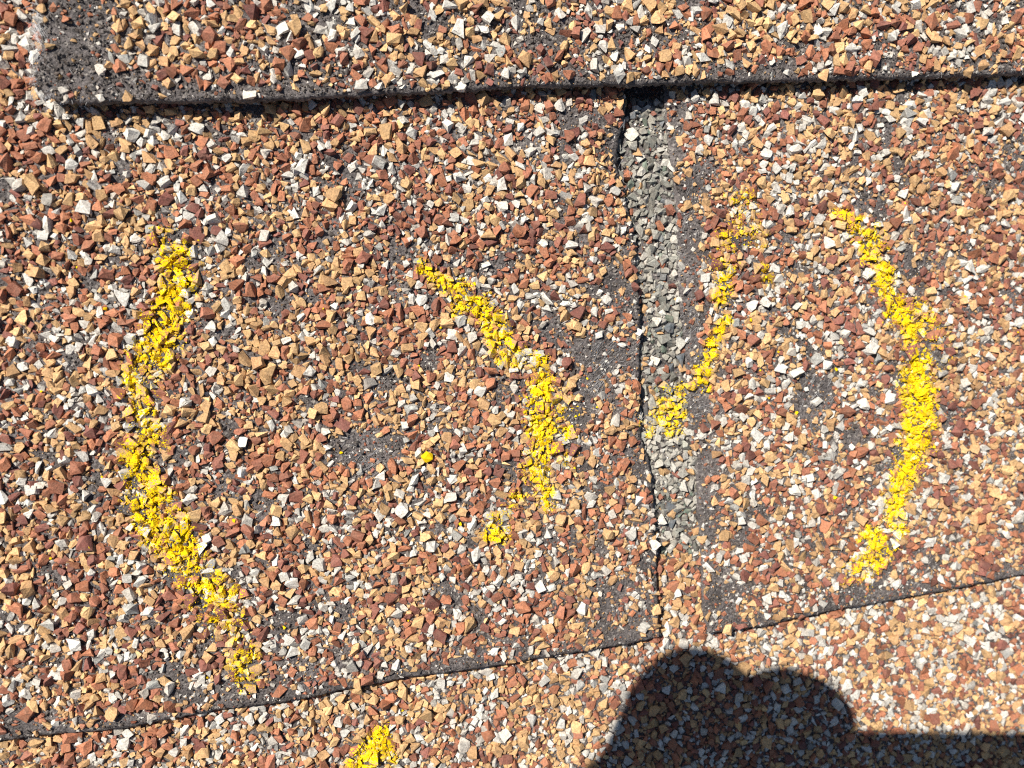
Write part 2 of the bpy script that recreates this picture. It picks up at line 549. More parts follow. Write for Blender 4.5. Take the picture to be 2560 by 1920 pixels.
# --- the tabs of the middle course
BARE_M = [(1265, 640, 55, 30, .7), (1225, 735, 45, 40, .75), (1240, 900, 50, 25, .7), (1370, 660, 24, 50, .8), (1290, 560, 50, 18, .5), (920, 640, 30, 14, .5), (1330, 900, 40, 20, .4), (770, 1060, 35, 16, .6), (1130, 640, 35, 18, .5), (620, 560, 40, 16, .5), (250, 440, 35, 18, .4), (830, 760, 35, 14, .4), (1650, 730, 40, 20, .6), (1600, 640, 30, 25, .6), (1820, 960, 40, 20, .5), (2090, 900, 40, 22, .5), (1800, 380, 40, 16, .4), (1980, 560, 36, 16, .5), (795, 958, 78, 50, 1.1), (770, 990, 45, 35, 1.1), (1300, 775, 55, 52, 1.1), (1275, 835, 45, 28, .9), (1250, 700, 45, 25, .75), (1180, 720, 40, 30, .5),
          (1365, 760, 25, 60, 1.0), (1762, 850, 55, 58, 1.1), (1700, 800, 40, 25, .5), (870, 548, 48, 20, .8), (860, 612, 40, 18, .6), (568, 452, 42, 22, .8), (470, 390, 40, 20, .6),
          (1088, 560, 45, 18, .75), (1040, 580, 40, 18, .6), (690, 640, 30, 18, .5), (330, 400, 40, 22, .5), (480, 1040, 40, 25, .6), (700, 870, 40, 16, .5), (930, 1090, 40, 18, .3),
          (1472, 300, 22, 80, .85), (1488, 400, 26, 50, .7), (1500, 510, 36, 70, .9), (1490, 690, 40, 70, .98), (1520, 770, 34, 45, .8), (1500, 880, 26, 60, .9), (1525, 1000, 24, 60, .85), (1532, 1110, 22, 60, .7),
          (1548, 1290, 40, 70, .75), (1600, 1330, 60, 22, .8), (1740, 1290, 70, 30, .55), (1860, 1280, 70, 32, .8), (1950, 1268, 40, 22, .7), (1750, 1175, 40, 25, .5), (1640, 1060, 40, 30, .3),
          (2025, 770, 40, 30, .7), (2100, 690, 40, 20, .5), (2040, 560, 30, 18, .5), (2150, 860, 40, 22, .5), (2130, 1000, 30, 20, .4),
          (420, 1500, 90, 26, .85), (560, 1490, 70, 24, .85), (370, 1460, 60, 20, .7), (650, 1440, 60, 20, .6), (560, 1340, 60, 22, .6), (720, 1340, 40, 18, .5), (800, 1290, 50, 16, .4), (980, 1270, 55, 18, .5), (1180, 1260, 70, 20, .7), (1320, 1275, 55, 32, .85), (1390, 1330, 42, 50, .9), (1300, 1360, 60, 24, .7), (1150, 1390, 70, 18, .7), (1000, 1420, 60, 18, .7), (860, 1450, 50, 16, .5),
          (1325, 620, 40, 40, .75), (1360, 560, 28, 60, .7), (1345, 330, 18, 70, .9), (1395, 980, 22, 80, .7), (1410, 1240, 16, 90, .7), (100, 1560, 120, 16, .8), (240, 1552, 80, 16, .6), (30, 1450, 40, 16, .5), (410, 360, 60, 15, .5), (80, 610, 40, 18, .45), (60, 760, 50, 18, .45), (170, 870, 40, 16, .5), (330, 830, 25, 14, .5), (460, 970, 40, 20, .4), (1130, 840, 30, 14, .4), (1010, 920, 25, 12, .3), (640, 1180, 45, 18, .4), (660, 1000, 40, 14, .4)]
wx = vnoise((GH, GW), 22, 45) * 22 + vnoise((GH, GW), 9, 46) * 16; wy = vnoise((GH, GW), 22, 47) * 22 + vnoise((GH, GW), 9, 48) * 16
bare_m = ell(PXM + wx, PYM + wy, BARE_M) * (1 + 0.35 * nz2) + np.clip(nz1 - 0.17, 0, 1) * 1.6
edge_m = np.minimum(interp_poly(PXM, LT_BOTTOM), 9e9) - PYM
edge_r = interp_poly(PXM, RT_BOTTOM) - PYM
edge_d = np.where(PXM < 1430, edge_m, edge_r)
bare_m += np.clip(1 - edge_d / (24 + 16 * nz2), 0, 1) * 1.3
keep_m = np.clip(1.0 - bare_m * 1.08, 0.0, 1)
keep_m = np.clip(np.where(bare_m > 0.6, keep_m * 0.35, keep_m), 0.018, 1)
mid_mask = erode(mask_left | mask_right, 2) & ~up_hide
GM = scatter(ZM, mid_mask, keep_m, 250000, 0.00113, 0.34, 21)
CM = colour(GM, 31, (0.375, 0.235, 0.145, 0.235, 0.01))
print('mid', len(CM), round(time.time() - T0, 1))

# --- the upper course
keep_u = np.clip(1.0 - np.clip(nz2 - 0.02, 0, 1) * 2.4, 0.03, 1)
bu = ell(PXU + wx, PYU + wy * .5, [(160, 60, 100, 80, .95), (140, 150, 100, 75, .98), (250, 190, 160, 45, .95), (300, 100, 60, 50, .6), (420, 205, 120, 22, .95), (240, 40, 60, 50, .6), (600, 195, 200, 18, .9), (560, 130, 60, 20, .6), (1140, 100, 60, 24, .8), (1200, 140, 50, 20, .8), (1050, 45, 70, 22, .5), (830, 60, 50, 20, .5), (1950, 140, 60, 18, .8), (2120, 140, 80, 20, .85), (1880, 90, 60, 20, .5), (1640, 150, 80, 18, .6)])
edge_u = interp_poly(PXU, UP_BOTTOM) - PYU
bu = np.maximum(bu, np.clip(1.2 - edge_u / (22 + 12 * nz1), 0, 0.95))
keep_u *= 1 - bu
GU = scatter(ZU, erode(mask_up, 3), keep_u, 74000, 0.00118, 0.38, 22)
CU = colour(GU, 32, (0.38, 0.23, 0.125, 0.255, 0.01))

# --- the lower course, seen in the slot and below the tabs
low_mask = ~tab_hide & ~up_hide
keep_l = np.clip(1.0 - np.clip(nz2 - 0.42, 0, 1) * 2.0, 0.1, 1) * (1 - np.clip(slot_end * 1.2, 0, 1)) * (1 - np.clip(crev * 1.1, 0, 0.96))
GL = scatter(ZL, low_mask, keep_l, 115000, 0.00117, 0.31, 23, overlap=0.28)
CL = colour(GL, 33, (0.40, 0.21, 0.09, 0.29, 0.005))
lx, ly = project(GL['pos'][:, 0], GL['pos'][:, 1], GL['pos'][:, 2])
r_ = np.random.default_rng(77)
in_head = (lx > 1290) & (lx < 1560) & (ly < 1188 + r_.normal(0, 5, len(lx)))
isgrey = in_head & (r_.uniform(0, 1, len(lx)) < 0.80)
gc = GREY[r_.choice(5, len(lx), p=(0.40, 0.27, 0.08, 0.19, 0.06))] * np.clip(r_.normal(1, 0.14, len(lx)), .6, 1.4)[:, None]
pale = np.clip(1 - ((ly - 560) / 90.0) ** 2, 0, .35)[:, None] + np.clip(1 - ((ly - 975) / 80.0) ** 2, 0, .8)[:, None]
gc = gc * (1 - pale * .65) + np.array((0.55, 0.52, 0.45)) * pale * .65
CL = np.where(isgrey[:, None], gc, CL)
print('scatter', len(CM), len(CU), len(CL), round(time.time() - T0, 1))


# ------------------------------------------------------------------ shingle mats (ragged sheets of asphalt with real thickness)
def resample(poly, n, z):
    pts = np.array([W(x, y, z)[:2] for x, y in poly])
    d = np.r_[0, np.cumsum(np.linalg.norm(np.diff(pts, axis=0), axis=1))]
    t = np.linspace(0, d[-1], n)
    return np.stack([np.interp(t, d, pts[:, 0]), np.interp(t, d, pts[:, 1])], 1)


def ragged(c, amp, seed, taper=True):
    r = np.random.default_rng(seed)
    n = len(c)
    t = np.gradient(c, axis=0); t /= np.linalg.norm(t, axis=1)[:, None] + 1e-12
    nrm = np.stack([-t[:, 1], t[:, 0]], 1)
    w = np.zeros(n)
    for cellsz, a in ((26, .9), (9, .6), (3, .45), (1, .25)):
        k = n // cellsz + 3
        w += a * np.interp(np.arange(n) / cellsz, np.arange(k), r.normal(0, 1, k))
    if taper:
        e = np.minimum(np.arange(n), np.arange(n)[::-1]) / 6.0
        w *= np.clip(e, 0, 1)
    return c + nrm * (w * amp)[:, None]


def coons(Lc, Rc, Bc, Tc):
    """grid from four boundary curves; v runs bottom to top, u left to right"""
    nu, nv = len(Bc), len(Lc)
    u = np.linspace(0, 1, nu)[None, :, None]; v = np.linspace(0, 1, nv)[:, None, None]
    P = (1 - v) * Bc[None] + v * Tc[None] + (1 - u) * Lc[:, None] + u * Rc[:, None]
    P -= (1 - u) * (1 - v) * Bc[0] + u * (1 - v) * Bc[-1] + (1 - u) * v * Tc[0] + u * v * Tc[-1]
    return P


def mat_sheet(name, P, Zr, zbot, parent, base, wob=0.00012, seed=0):
    r = np.random.default_rng(seed)
    nv, nu = P.shape[:2]
    iy, ix = cell(P[..., 0], P[..., 1])
    z = Zr[iy, ix] + r.normal(0, 0.00004, (nv, nu))
    d = np.minimum(np.minimum(np.arange(nv)[:, None], nv - 1 - np.arange(nv)[:, None]), np.minimum(np.arange(nu)[None], nu - 1 - np.arange(nu)[None]))
    z = z - np.where(d == 0, 0.00030, np.where(d == 1, 0.00008, 0)) - np.where(d == 0, np.abs(r.normal(0, 0.00012, (nv, nu))), 0)
    V = np.concatenate([P, z[..., None]], 2).reshape(-1, 3)
    ii = np.arange(nv * nu).reshape(nv, nu)
    q = np.stack([ii[:-1, :-1], ii[:-1, 1:], ii[1:, 1:], ii[1:, :-1]], -1).reshape(-1, 4)
    ring = np.concatenate([ii[0, :], ii[1:, -1], ii[-1, -2::-1], ii[-2:0:-1, 0]])
    n = len(ring)
    cen = V[ring].mean(0)
    mid = V[ring].copy(); mid[:, 2] = (mid[:, 2] + zbot) / 2
    t = np.roll(mid, -1, 0)[:, :2] - np.roll(mid, 1, 0)[:, :2]
    t /= np.linalg.norm(t, axis=1)[:, None] + 1e-12
    outw = np.stack([t[:, 1], -t[:, 0]], 1)
    mid[:, :2] += outw * r.normal(0.00004, wob, n)[:, None]
    low = V[ring].copy(); low[:, 2] = zbot
    low[:, :2] += outw * (r.normal(0, wob, n) - 0.00025)[:, None]
    b0 = len(V); b1 = b0 + n
    V = np.concatenate([V, mid, low]) - np.array(base)
    k = np.arange(n); k2 = (k + 1) % n
    side = np.concatenate([np.stack([ring[k], b0 + k, b0 + k2, ring[k2]], 1), np.stack([b0 + k, b1 + k, b1 + k2, b0 + k2], 1)])
    faces = q.tolist() + side.tolist() + [list(range(b1 + n - 1, b1 - 1, -1))]
    m = bpy.data.meshes.new(name)
    m.from_pydata(V.tolist(), [], faces)
    m.materials.append(M_ASPH)
    m.update()
    for p_ in m.polygons: p_.use_smooth = True
    return link(name, m, parent)


def shingle(label, base):
    o = link('roof_shingle', None, None, base)
    o.empty_display_size = 0.02
    return tag(o, label, 'roof shingle')


B_UP = W(900, 60, Z_UP - TH_UP); B_MID = W(1000, 800, Z_MID - TH_MID); B_LOW = W(1000, 1560, -0.0022)
S_UP = shingle('uppermost shingle course with frayed left corner, its straight edge crossing the top', B_UP)
S_MID = shingle('middle shingle course of two granule-covered tabs carrying most of the chalk', B_MID)
S_LOW = shingle('lowest shingle course below the tabs, showing grey granules through the slot', B_LOW)

FAR_L, FAR_R = -300, 2560
# left tab
nu, nv = 330, 330
bc = ragged(resample(LT_BOTTOM, nu, Z_MID), 0.00010, 1); tc = resample([(FAR_L, -330), (1345, -330)], nu, Z_MID)
lc = resample([(FAR_L, 1642), (FAR_L, -330)], nv, Z_MID); rc = ragged(resample(LT_RIGHT[::-1], nv, Z_MID), 0.00022, 2)
T_LEFT = mat_sheet('tab', coons(lc, rc, bc, tc), ZM, Z_MID - TH_MID, S_MID, B_MID, seed=3)
tag(T_LEFT, 'left tab with a long chalk arc and a bare bruise')
nu, nv = 220, 330
bc = ragged(resample(RT_BOTTOM, nu, Z_MID), 0.00010, 4); tc = resample([(1425, -330), (FAR_R, -330)], nu, Z_MID)
lc = ragged(resample(RT_LEFT[::-1], nv, Z_MID), 0.00012, 5); rc = resample([(FAR_R, 1180), (FAR_R, -330)], nv, Z_MID)
T_RIGHT = mat_sheet('tab', coons(lc, rc, bc, tc), ZM, Z_MID - TH_MID, S_MID, B_MID, seed=6)
tag(T_RIGHT, 'right tab beside the slot')
nu, nv = 480, 90
UB = [(128, 220)] + UP_BOTTOM[1:]
bc = ragged(resample(UB, nu, Z_UP), 0.00017, 7); tc = resample([(64, -330), (2500, -330)], nu, Z_UP)
lc = ragged(resample(UP_LEFT[::-1], nv, Z_UP), 0.00022, 8); rc = resample([(2500, 150), (2500, -330)], nv, Z_UP)
T_UP = mat_sheet('tab', coons(lc, rc, bc, tc), ZU, Z_UP - TH_UP, S_UP, B_UP, wob=0.0002, seed=9)
nu, nv = 240, 200
P_low = np.stack(np.meshgrid(np.linspace(X0 + .001, X1 - .001, nu), np.linspace(Y0 + .001, Y1 - .001, nv)), -1)
T_LOW = mat_sheet('mat', P_low, ZL, -0.0022, S_LOW, B_LOW, seed=10)
print('mats', round(time.time() - T0, 1))

# ------------------------------------------------------------------ granules: the largest as single stones, the rest as one bed per sheet
ROCK_ME = [tri_mesh('granule', v, f, M_GRAN1) for v, f in ROCKS]


def put_granules(g, c, sheets, n_single, base):
    px, py = project(g['pos'][:, 0], g['pos'][:, 1], g['pos'][:, 2])
    depth = (C.z - g['pos'][:, 2])
    vis = (px > 5) & (px < PW - 5) & (py > 5) & (py < PH - 5) & g['clear']
    size = np.where(vis, g['S'][:, 0] * g['S'][:, 1], 0)
    order = np.argsort(-size)[:n_single]
    single = np.zeros(len(px), dtype=bool); single[order] = True
    for sheet, member in sheets:
        sel = np.nonzero(member & ~single)[0]
        V, F, cc, _ = assemble(ROCKS, g['tid'][sel], g['pos'][sel], g['R'][sel], g['S'][sel], c[sel], base)
        tag(link('granules', tri_mesh('granules', V, F, M_GRAN, cc), sheet), kind='stuff')
        for i in np.nonzero(member & single)[0]:
            o = link('granule', ROCK_ME[g['tid'][i]], sheet)
            m3 = Matrix(g['R'][i].tolist()) @ Matrix.Diagonal(Vector(g['S'][i].tolist()))
            o.matrix_basis = Matrix.Translation(Vector((g['pos'][i] - np.array(base)).tolist())) @ m3.to_4x4()
            o.color = tuple(c[i].tolist()) + (1,)


cm = cell(GM['pos'][:, 0], GM['pos'][:, 1])
GM['clear'] = ~mask_up[cm]
right_m = mask_right[cm]
put_granules(GM, CM, [(T_LEFT, ~right_m), (T_RIGHT, right_m)], 300, B_MID)
GU['clear'] = np.ones(len(CU), dtype=bool)
put_granules(GU, CU, [(T_UP, np.ones(len(CU), dtype=bool))], 300, B_UP)
cl = cell(GL['pos'][:, 0], GL['pos'][:, 1])
GL['clear'] = ~(mask_left | mask_right | mask_up)[cl]
put_granules(GL, CL, [(T_LOW, np.ones(len(CL), dtype=bool))], 300, B_LOW)
print('granules', round(time.time() - T0, 1))


# ------------------------------------------------------------------ fine grit on the bare asphalt
def grit(Z, occ, mask, n, sheet, base, seed, dark=0.55):
    r = np.random.default_rng(seed)
    ys, xs = np.nonzero(mask & (occ == 0))
    k = r.integers(0, len(ys), n)
    s = np.clip(np.exp(r.normal(math.log(0.00014), 0.45, n)), 0.00006, 0.00040)
    pos = np.stack([gx[xs[k]], gy[ys[k]], Z[ys[k], xs[k]] + s * 0.2], 1)
    S = np.stack([s * r.uniform(.9, 1.7, n), s, s * r.uniform(.6, 1, n)], 1)
    R = rot_matrices(r.uniform(0, 6.28, n), r.normal(0, .5, n), r.normal(0, .5, n))
    pal = np.array([(0.10, 0.088, 0.08), (0.07, 0.062, 0.058), (0.58, 0.55, 0.5), (0.50, 0.30, 0.13), (0.33, 0.11, 0.06), (0.2, 0.18, 0.165)])
    pr = np.array([dark * .55, dark * .3, (1 - dark) * .42, (1 - dark) * .3, (1 - dark) * .28, dark * .15]); pr /= pr.sum()
    c = pal[r.choice(6, n, p=pr)] * np.clip(r.normal(1, .15, n), .6, 1.4)[:, None]
    V, F, cc, _ = assemble(CHIPS, r.integers(0, len(CHIPS), n), pos, R, S, c, base)
    tag(link('grit', tri_mesh('grit', V, F, M_GRAN, cc), sheet), kind='stuff')


grit(ZM, GM['occ'], erode(mask_left, 3) & ~up_hide, 20000, T_LEFT, B_MID, 61, dark=0.66)
grit(ZM, GM['occ'], erode(mask_right, 3) & ~up_hide, 13000, T_RIGHT, B_MID, 62, dark=0.66)
grit(ZU, GU['occ'], erode(mask_up, 2), 16000, T_UP, B_UP, 63, dark=0.88)
grit(ZL, GL['occ'], low_mask, 9000, T_LOW, B_LOW, 64, dark=0.45)


# ------------------------------------------------------------------ glass fibres of the torn mat
def fibres(specs, Z, z_add, sheet, base, seed, name='glass_fibres'):
    """specs: (px, py, spread x, spread y, angle deg on the picture, angle spread, length px, count)"""
    r = np.random.default_rng(seed)
    Vs, Fs = [], []
    b = 0
    for px, py, sx, sy, ang, asp, ln, cnt in specs:
        for _ in range(int(cnt * 0.6) + 1):
            x = px + r.normal(0, sx); y = py + r.normal(0, sy)
            a = math.radians(ang + r.normal(0, asp * 1.5)); l = ln * r.uniform(.2, 1.1)
            bend = r.normal(0, .12)
            rad = r.uniform(0.000016, 0.000038)
            lift = r.uniform(0, 0.00025)
            pts = []
            for k in range(5):
                t = k / 4 - .5
                qx = x + math.cos(a + bend * t) * l * t; qy = y - math.sin(a + bend * t) * l * t
                w = W(qx, qy, z_add)
                iy, ix = cell(w.x, w.y)
                pts.append(Vector((w.x, w.y, Z[iy, ix] + 0.00006 + lift * (1 - (2 * t) ** 2) + (lift * 1.5 * (t + .5) if r.uniform() < .2 else 0))))
            for k, p_ in enumerate(pts):
                d = (pts[min(k + 1, 4)] - pts[max(k - 1, 0)]).normalized()
                sd = d.cross(Vector((0, 0, 1))).normalized(); u_ = sd.cross(d)
                rr = rad * (1 if 0 < k < 4 else .5)
                for j in range(3):
                    th = j * 2.0944
                    Vs.append(tuple(p_ + sd * (math.cos(th) * rr) + u_ * (math.sin(th) * rr)))
            for k in range(4):
                for j in range(3):
                    j2 = (j + 1) % 3
                    Fs.append((b + k * 3 + j, b + k * 3 + j2, b + k * 3 + 3 + j2)); Fs.append((b + k * 3 + j, b + k * 3 + 3 + j2, b + k * 3 + 3 + j))
            b += 15
    V = np.array(Vs) - np.array(base)
    tag(link(name, tri_mesh(name, V, np.array(Fs), M_FIBRE), sheet), kind='stuff')


fibres([(790, 1000, 28, 14, 38, 10, 45, 60), (800, 940, 35, 25, 30, 35, 26, 50), (1310, 790, 24, 28, 52, 9, 60, 70), (1330, 740, 26, 22, 50, 14, 40, 50), (1275, 840, 20, 16, 50, 12, 45, 22), (1375, 890, 8, 30, 62, 12, 36, 30), (870, 585, 40, 16, 15, 20, 26, 26), (560, 455, 35, 16, 20, 30, 30, 30), (440, 1165, 16, 8, 10, 10, 26, 16), (1250, 700, 30, 20, 20, 60, 18, 24), (1370, 560, 8, 60, 80, 30, 18, 20), (1345, 350, 6, 50, 75, 25, 22, 30), (475, 1050, 18, 8, 20, 12, 28, 16)],
       ZM, Z_MID, T_LEFT, B_MID, 71)
fibres([(1500, 700, 14, 35, 62, 18, 40, 60), (1515, 870, 14, 18, 28, 14, 45, 26), (1490, 440, 10, 50, 55, 20, 32, 30), (1765, 850, 30, 32, 64, 9, 48, 50), (1755, 880, 26, 26, 70, 40, 16, 50), (1850, 1290, 30, 12, 40, 40, 14, 20), (1570, 1340, 26, 12, 40, 50, 12, 16), (2030, 775, 26, 16, 40, 40, 22, 24), (1475, 560, 8, 60, 70, 30, 20, 24)],
       ZM, Z_MID, T_RIGHT, B_MID, 72)
fibres([(84, 62, 5, 18, -55, 9, 44, 90), (80, 112, 7, 14, 40, 25, 28, 60), (72, 165, 6, 20, 10, 50, 16, 90), (96, 210, 14, 6, 50, 30, 18, 70), (150, 216, 20, 4, 55, 20, 16, 22), (75, 15, 8, 8, 5, 20, 30, 14), (230, 211, 50, 5, 45, 30, 12, 16), (150, 150, 50, 40, 40, 60, 11, 40), (450, 208, 90, 5, 60, 30, 11, 14), (750, 198, 90, 5, 60, 40, 10, 12), (1150, 184, 160, 5, 70, 40, 10, 16), (1500, 173, 160, 4, 80, 40, 10, 12), (2000, 160, 150, 5, 40, 40, 12, 26), (2100, 148, 70, 8, 20, 60, 12, 30), (480, 120, 200, 40, 40, 60, 12, 30)],
       ZU, Z_UP, T_UP, B_UP, 73)
print('fibres', round(time.time() - T0, 1))

# ------------------------------------------------------------------ yellow chalk
ZT = np.where(mask_left | mask_right, GM['zmap'], GL['zmap'])
# joined triangles of the middle and lower granules, so that the chalk can lie on them
VM, FM_, _, _ = assemble(ROCKS, GM['tid'], GM['pos'], GM['R'], GM['S'])
keep_low = GL['clear']
VL, FL_, _, _ = assemble(ROCKS, GL['tid'][keep_low], GL['pos'][keep_low], GL['R'][keep_low], GL['S'][keep_low])
VA = np.concatenate([VM, VL]); FA = np.concatenate([FM_, FL_ + len(VM)])
TA = VA[FA]
TC = TA.mean(1)
TN = np.cross(TA[:, 1] - TA[:, 0], TA[:, 2] - TA[:, 0]); TN /= np.linalg.norm(TN, axis=1)[:, None] + 1e-15
tpx, tpy = project(TC[:, 0], TC[:, 1], TC[:, 2])
clump = vnoise((GH, GW), 9, 81) * .6 + vnoise((GH, GW), 4, 82) * .55 + vnoise((GH, GW), 24, 83) * .35


def stroke_field(px, py, strokes):
    f = np.zeros(px.shape)
    for line in strokes:
        for (x1, y1, w1, d1), (x2, y2, w2, d2) in zip(line[:-1], line[1:]):
            dx, dy = x2 - x1, y2 - y1
            L2 = dx * dx + dy * dy + 1e-9
            t = np.clip(((px - x1) * dx + (py - y1) * dy) / L2, 0, 1)
            dist = np.hypot(px - (x1 + t * dx), py - (y1 + t * dy))
            w = (w1 + (w2 - w1) * t) * 1.3; d = d1 + (d2 - d1) * t
            f = np.maximum(f, d * np.clip(1.35 - dist / w, 0, 1))
    return f


def chalk_mark(label, strokes, density, seed, wide=1.0, thr=0.86):
    strokes = [[(x, y, w * wide, d) for x, y, w, d in line] for line in strokes]
    r = np.random.default_rng(seed)
    pts = np.array([(a[0], a[1]) for s in strokes for a in s])
    x0, y0 = pts.min(0) - 90; x1, y1 = pts.max(0) + 90
    # crust on the upper facets of the stones
    sel = np.nonzero((tpx > x0) & (tpx < x1) & (tpy > y0) & (tpy < y1) & (TN[:, 2] > 0.05))[0]
    f = stroke_field(tpx[sel], tpy[sel], strokes)
    sel = sel[f > 0.02]
    tri = TA[sel] + TN[sel][:, None, :] * r.uniform(0.000008, 0.000020, len(sel))[:, None, None]
    nrm = TN[sel]
    for _ in range(2):
        a_, b_, c_ = tri[:, 0], tri[:, 1], tri[:, 2]
        ab, bc_, ca_ = (a_ + b_) / 2, (b_ + c_) / 2, (c_ + a_) / 2
        tri = np.concatenate([np.stack(q, 1) for q in ((a_, ab, ca_), (ab, b_, bc_), (ca_, bc_, c_), (ab, bc_, ca_))])
        nrm = np.concatenate([nrm] * 4)
    cen = tri.mean(1)
    cx_, cy_ = project(cen[:, 0], cen[:, 1], cen[:, 2])
    f = stroke_field(cx_, cy_, strokes)
    iy, ix = cell(cen[:, 0], cen[:, 1])
    high = (cen[:, 2] - (ZT[iy, ix] - 0.0002)) / 0.0004
    score = f * 1.05 + clump[iy, ix] * 0.85 + np.clip(high, -1, 1) * 0.10 + r.normal(0, .36, len(f))
    on = (f > 0.02) & (score > thr)
    tri = tri[on]
    base = tri.reshape(-1, 3).mean(0)
    V = tri.reshape(-1, 3)
    F = np.arange(len(V)).reshape(-1, 3)
    o = tag(link('chalk_mark', tri_mesh('chalk_mark', V - base, F, M_CHALK), None, base.tolist()), label, 'chalk mark', 'yellow chalk marks')
    # crumbs caught between and on the stones
    sub = (PXM > x0) & (PXM < x1) & (PYM > y0) & (PYM < y1)
    ys, xs = np.nonzero(sub)
    n = int(density * len(ys) * 0.34)
    kk = r.integers(0, len(ys), n)
    ys, xs = ys[kk], xs[kk]
    f = stroke_field(PXM[ys, xs], PYM[ys, xs], strokes)
    sc = f + clump[ys, xs] * .75
    ok = (f > 0.02) & (sc > 0.36 + r.uniform(0, 1.2, n))
    ys, xs = ys[ok], xs[ok]; n = len(ys)
    s = np.clip(np.exp(r.normal(math.log(0.000075), .42, n)), .00004, .00028)
    pos = np.stack([gx[xs] + r.uniform(-.5, .5, n) * RES, gy[ys] + r.uniform(-.5, .5, n) * RES, ZT[ys, xs] + s * r.uniform(-.1, .5, n)], 1)
    S = np.stack([s * r.uniform(.9, 1.6, n), s * r.uniform(.8, 1.2, n), s * r.uniform(.6, 1., n)], 1)
    R = rot_matrices(r.uniform(0, 6.28, n), r.normal(0, .5, n), r.normal(0, .5, n))
    V, F, _, _ = assemble(CHIPS, r.integers(0, len(CHIPS), n), pos, R, S, None, base)
    tag(link('chalk_crumbs', tri_mesh('chalk_crumbs', V, F, M_CHALK), o), kind='stuff')
    return o


chalk_mark('long yellow chalk arc at far left, curving down the left tab',
           [[(350, 512, 16, .7), (372, 545, 26, .85), (396, 590, 24, .95), (392, 625, 26, .95), (352, 690, 27, 1.0), (348, 740, 27, 1.0), (325, 775, 30, 1.05), (300, 830, 26, .9), (318, 880, 18, .75), (312, 920, 27, 1.1), (322, 955, 24, 1.0), (300, 985, 26, 1.0), (292, 1018, 24, 1.1), (308, 1050, 24, .8), (322, 1080, 30, 1.1)],
            [(300, 1085, 24, .95), (300, 1120, 20, .85), (350, 1135, 34, .9), (395, 1175, 26, 1.1), (400, 1205, 28, 1.15), (420, 1240, 24, 1.0), (445, 1280, 28, 1.0), (480, 1300, 26, .95), (470, 1330, 26, .75), (515, 1350, 14, .6)],
            [(518, 1390, 18, .7), (522, 1415, 22, .95), (515, 1435, 18, .8), (525, 1462, 14, .6), (540, 1475, 16, .8)]], 1.0, 91, 1.22, 0.84)
chalk_mark('shorter yellow chalk curve on the left tab between bruise and slot',
           [[(908, 565, 12, .7), (920, 585, 16, .95), (950, 605, 18, 1.0), (985, 612, 15, .8), (1005, 660, 24, 1.0), (1037, 668, 26, 1.15), (1060, 695, 24, 1.15), (1077, 722, 20, 1.0), (1090, 755, 26, 1.1), (1135, 785, 20, .85), (1168, 788, 18, 1.0), (1178, 818, 20, 1.0), (1165, 845, 27, 1.15), (1168, 905, 26, 1.1), (1180, 935, 28, 1.15), (1172, 978, 27, 1.1), (1158, 1013, 24, 1.1), (1174, 1055, 22, .85), (1180, 1088, 14, .7)],
            [(1190, 870, 34, .5), (1215, 890, 26, .55), (1200, 980, 30, .5)],
            [(1121, 1068, 14, .7), (1112, 1090, 16, .7), (1090, 1120, 14, .6), (1066, 1142, 20, 1.1), (1080, 1156, 16, .9)]], 1.0, 92)
chalk_mark('broken yellow chalk mark crossing the slot onto the right tab',
           [[(1600, 438, 24, .55), (1606, 470, 28, .7), (1620, 505, 26, .7), (1575, 520, 22, .75), (1562, 560, 22, .7), (1563, 605, 15, 1.0), (1560, 645, 16, 1.0)],
            [(1650, 590, 15, .6), (1662, 602, 10, .8)],
            [(1570, 693, 10, 1.1), (1551, 720, 12, 1.1), (1540, 735, 12, 1.1), (1530, 770, 14, 1.1), (1520, 797, 17, 1.2), (1509, 822, 12, 1.05), (1524, 838, 10, .9)],
            [(1478, 842, 14, .7), (1440, 862, 24, .65), (1456, 880, 24, 1.0), (1463, 897, 20, 1.2), (1432, 893, 20, 1.0), (1410, 922, 16, .8)],
            [(1452, 915, 16, .9), (1458, 932, 14, .8)], [(1388, 902, 9, 1.0), (1386, 912, 8, 1.0)]], 0.9, 93, 1.05, 0.94)
chalk_mark('bold yellow chalk arc at far right on the right tab',
           [[(1802, 462, 10, 1.0), (1822, 464, 12, .9), (1848, 474, 13, 1.05), (1852, 503, 16, 1.0), (1880, 512, 22, 1.15), (1888, 537, 22, 1.15), (1874, 556, 16, 1.1), (1908, 582, 20, 1.2), (1912, 602, 21, 1.25), (1907, 620, 16, 1.1), (1930, 650, 20, 1.15), (1945, 678, 25, 1.25), (1960, 700, 20, 1.2), (1962, 722, 18, 1.2), (1956, 748, 12, .9)],
            [(1998, 766, 20, 1.15), (1985, 785, 26, 1.2), (1980, 810, 28, 1.3), (1985, 845, 30, 1.4), (1992, 880, 27, 1.3), (1982, 925, 28, 1.25), (1976, 970, 28, 1.2), (1960, 1015, 24, 1.05), (1940, 1065, 24, 1.1), (1928, 1105, 24, 1.1), (1943, 1148, 14, 1.0)],
            [(1882, 1162, 20, 1.2), (1895, 1188, 24, 1.15), (1872, 1218, 24, .85), (1850, 1255, 26, .5)], [(1990, 690, 30, .5), (2020, 755, 30, .4)]], 1.25, 94)
chalk_mark('small yellow chalk stub at the bottom edge on the lowest course',
           [[(828, 1584, 13, .9), (810, 1592, 12, .95), (815, 1618, 26, 1.2), (795, 1640, 28, 1.3), (790, 1690, 32, 1.2), (780, 1730, 28, 1.1)], [(846, 1645, 13, .9), (840, 1680, 12, 1.0)]], 1.1, 95)

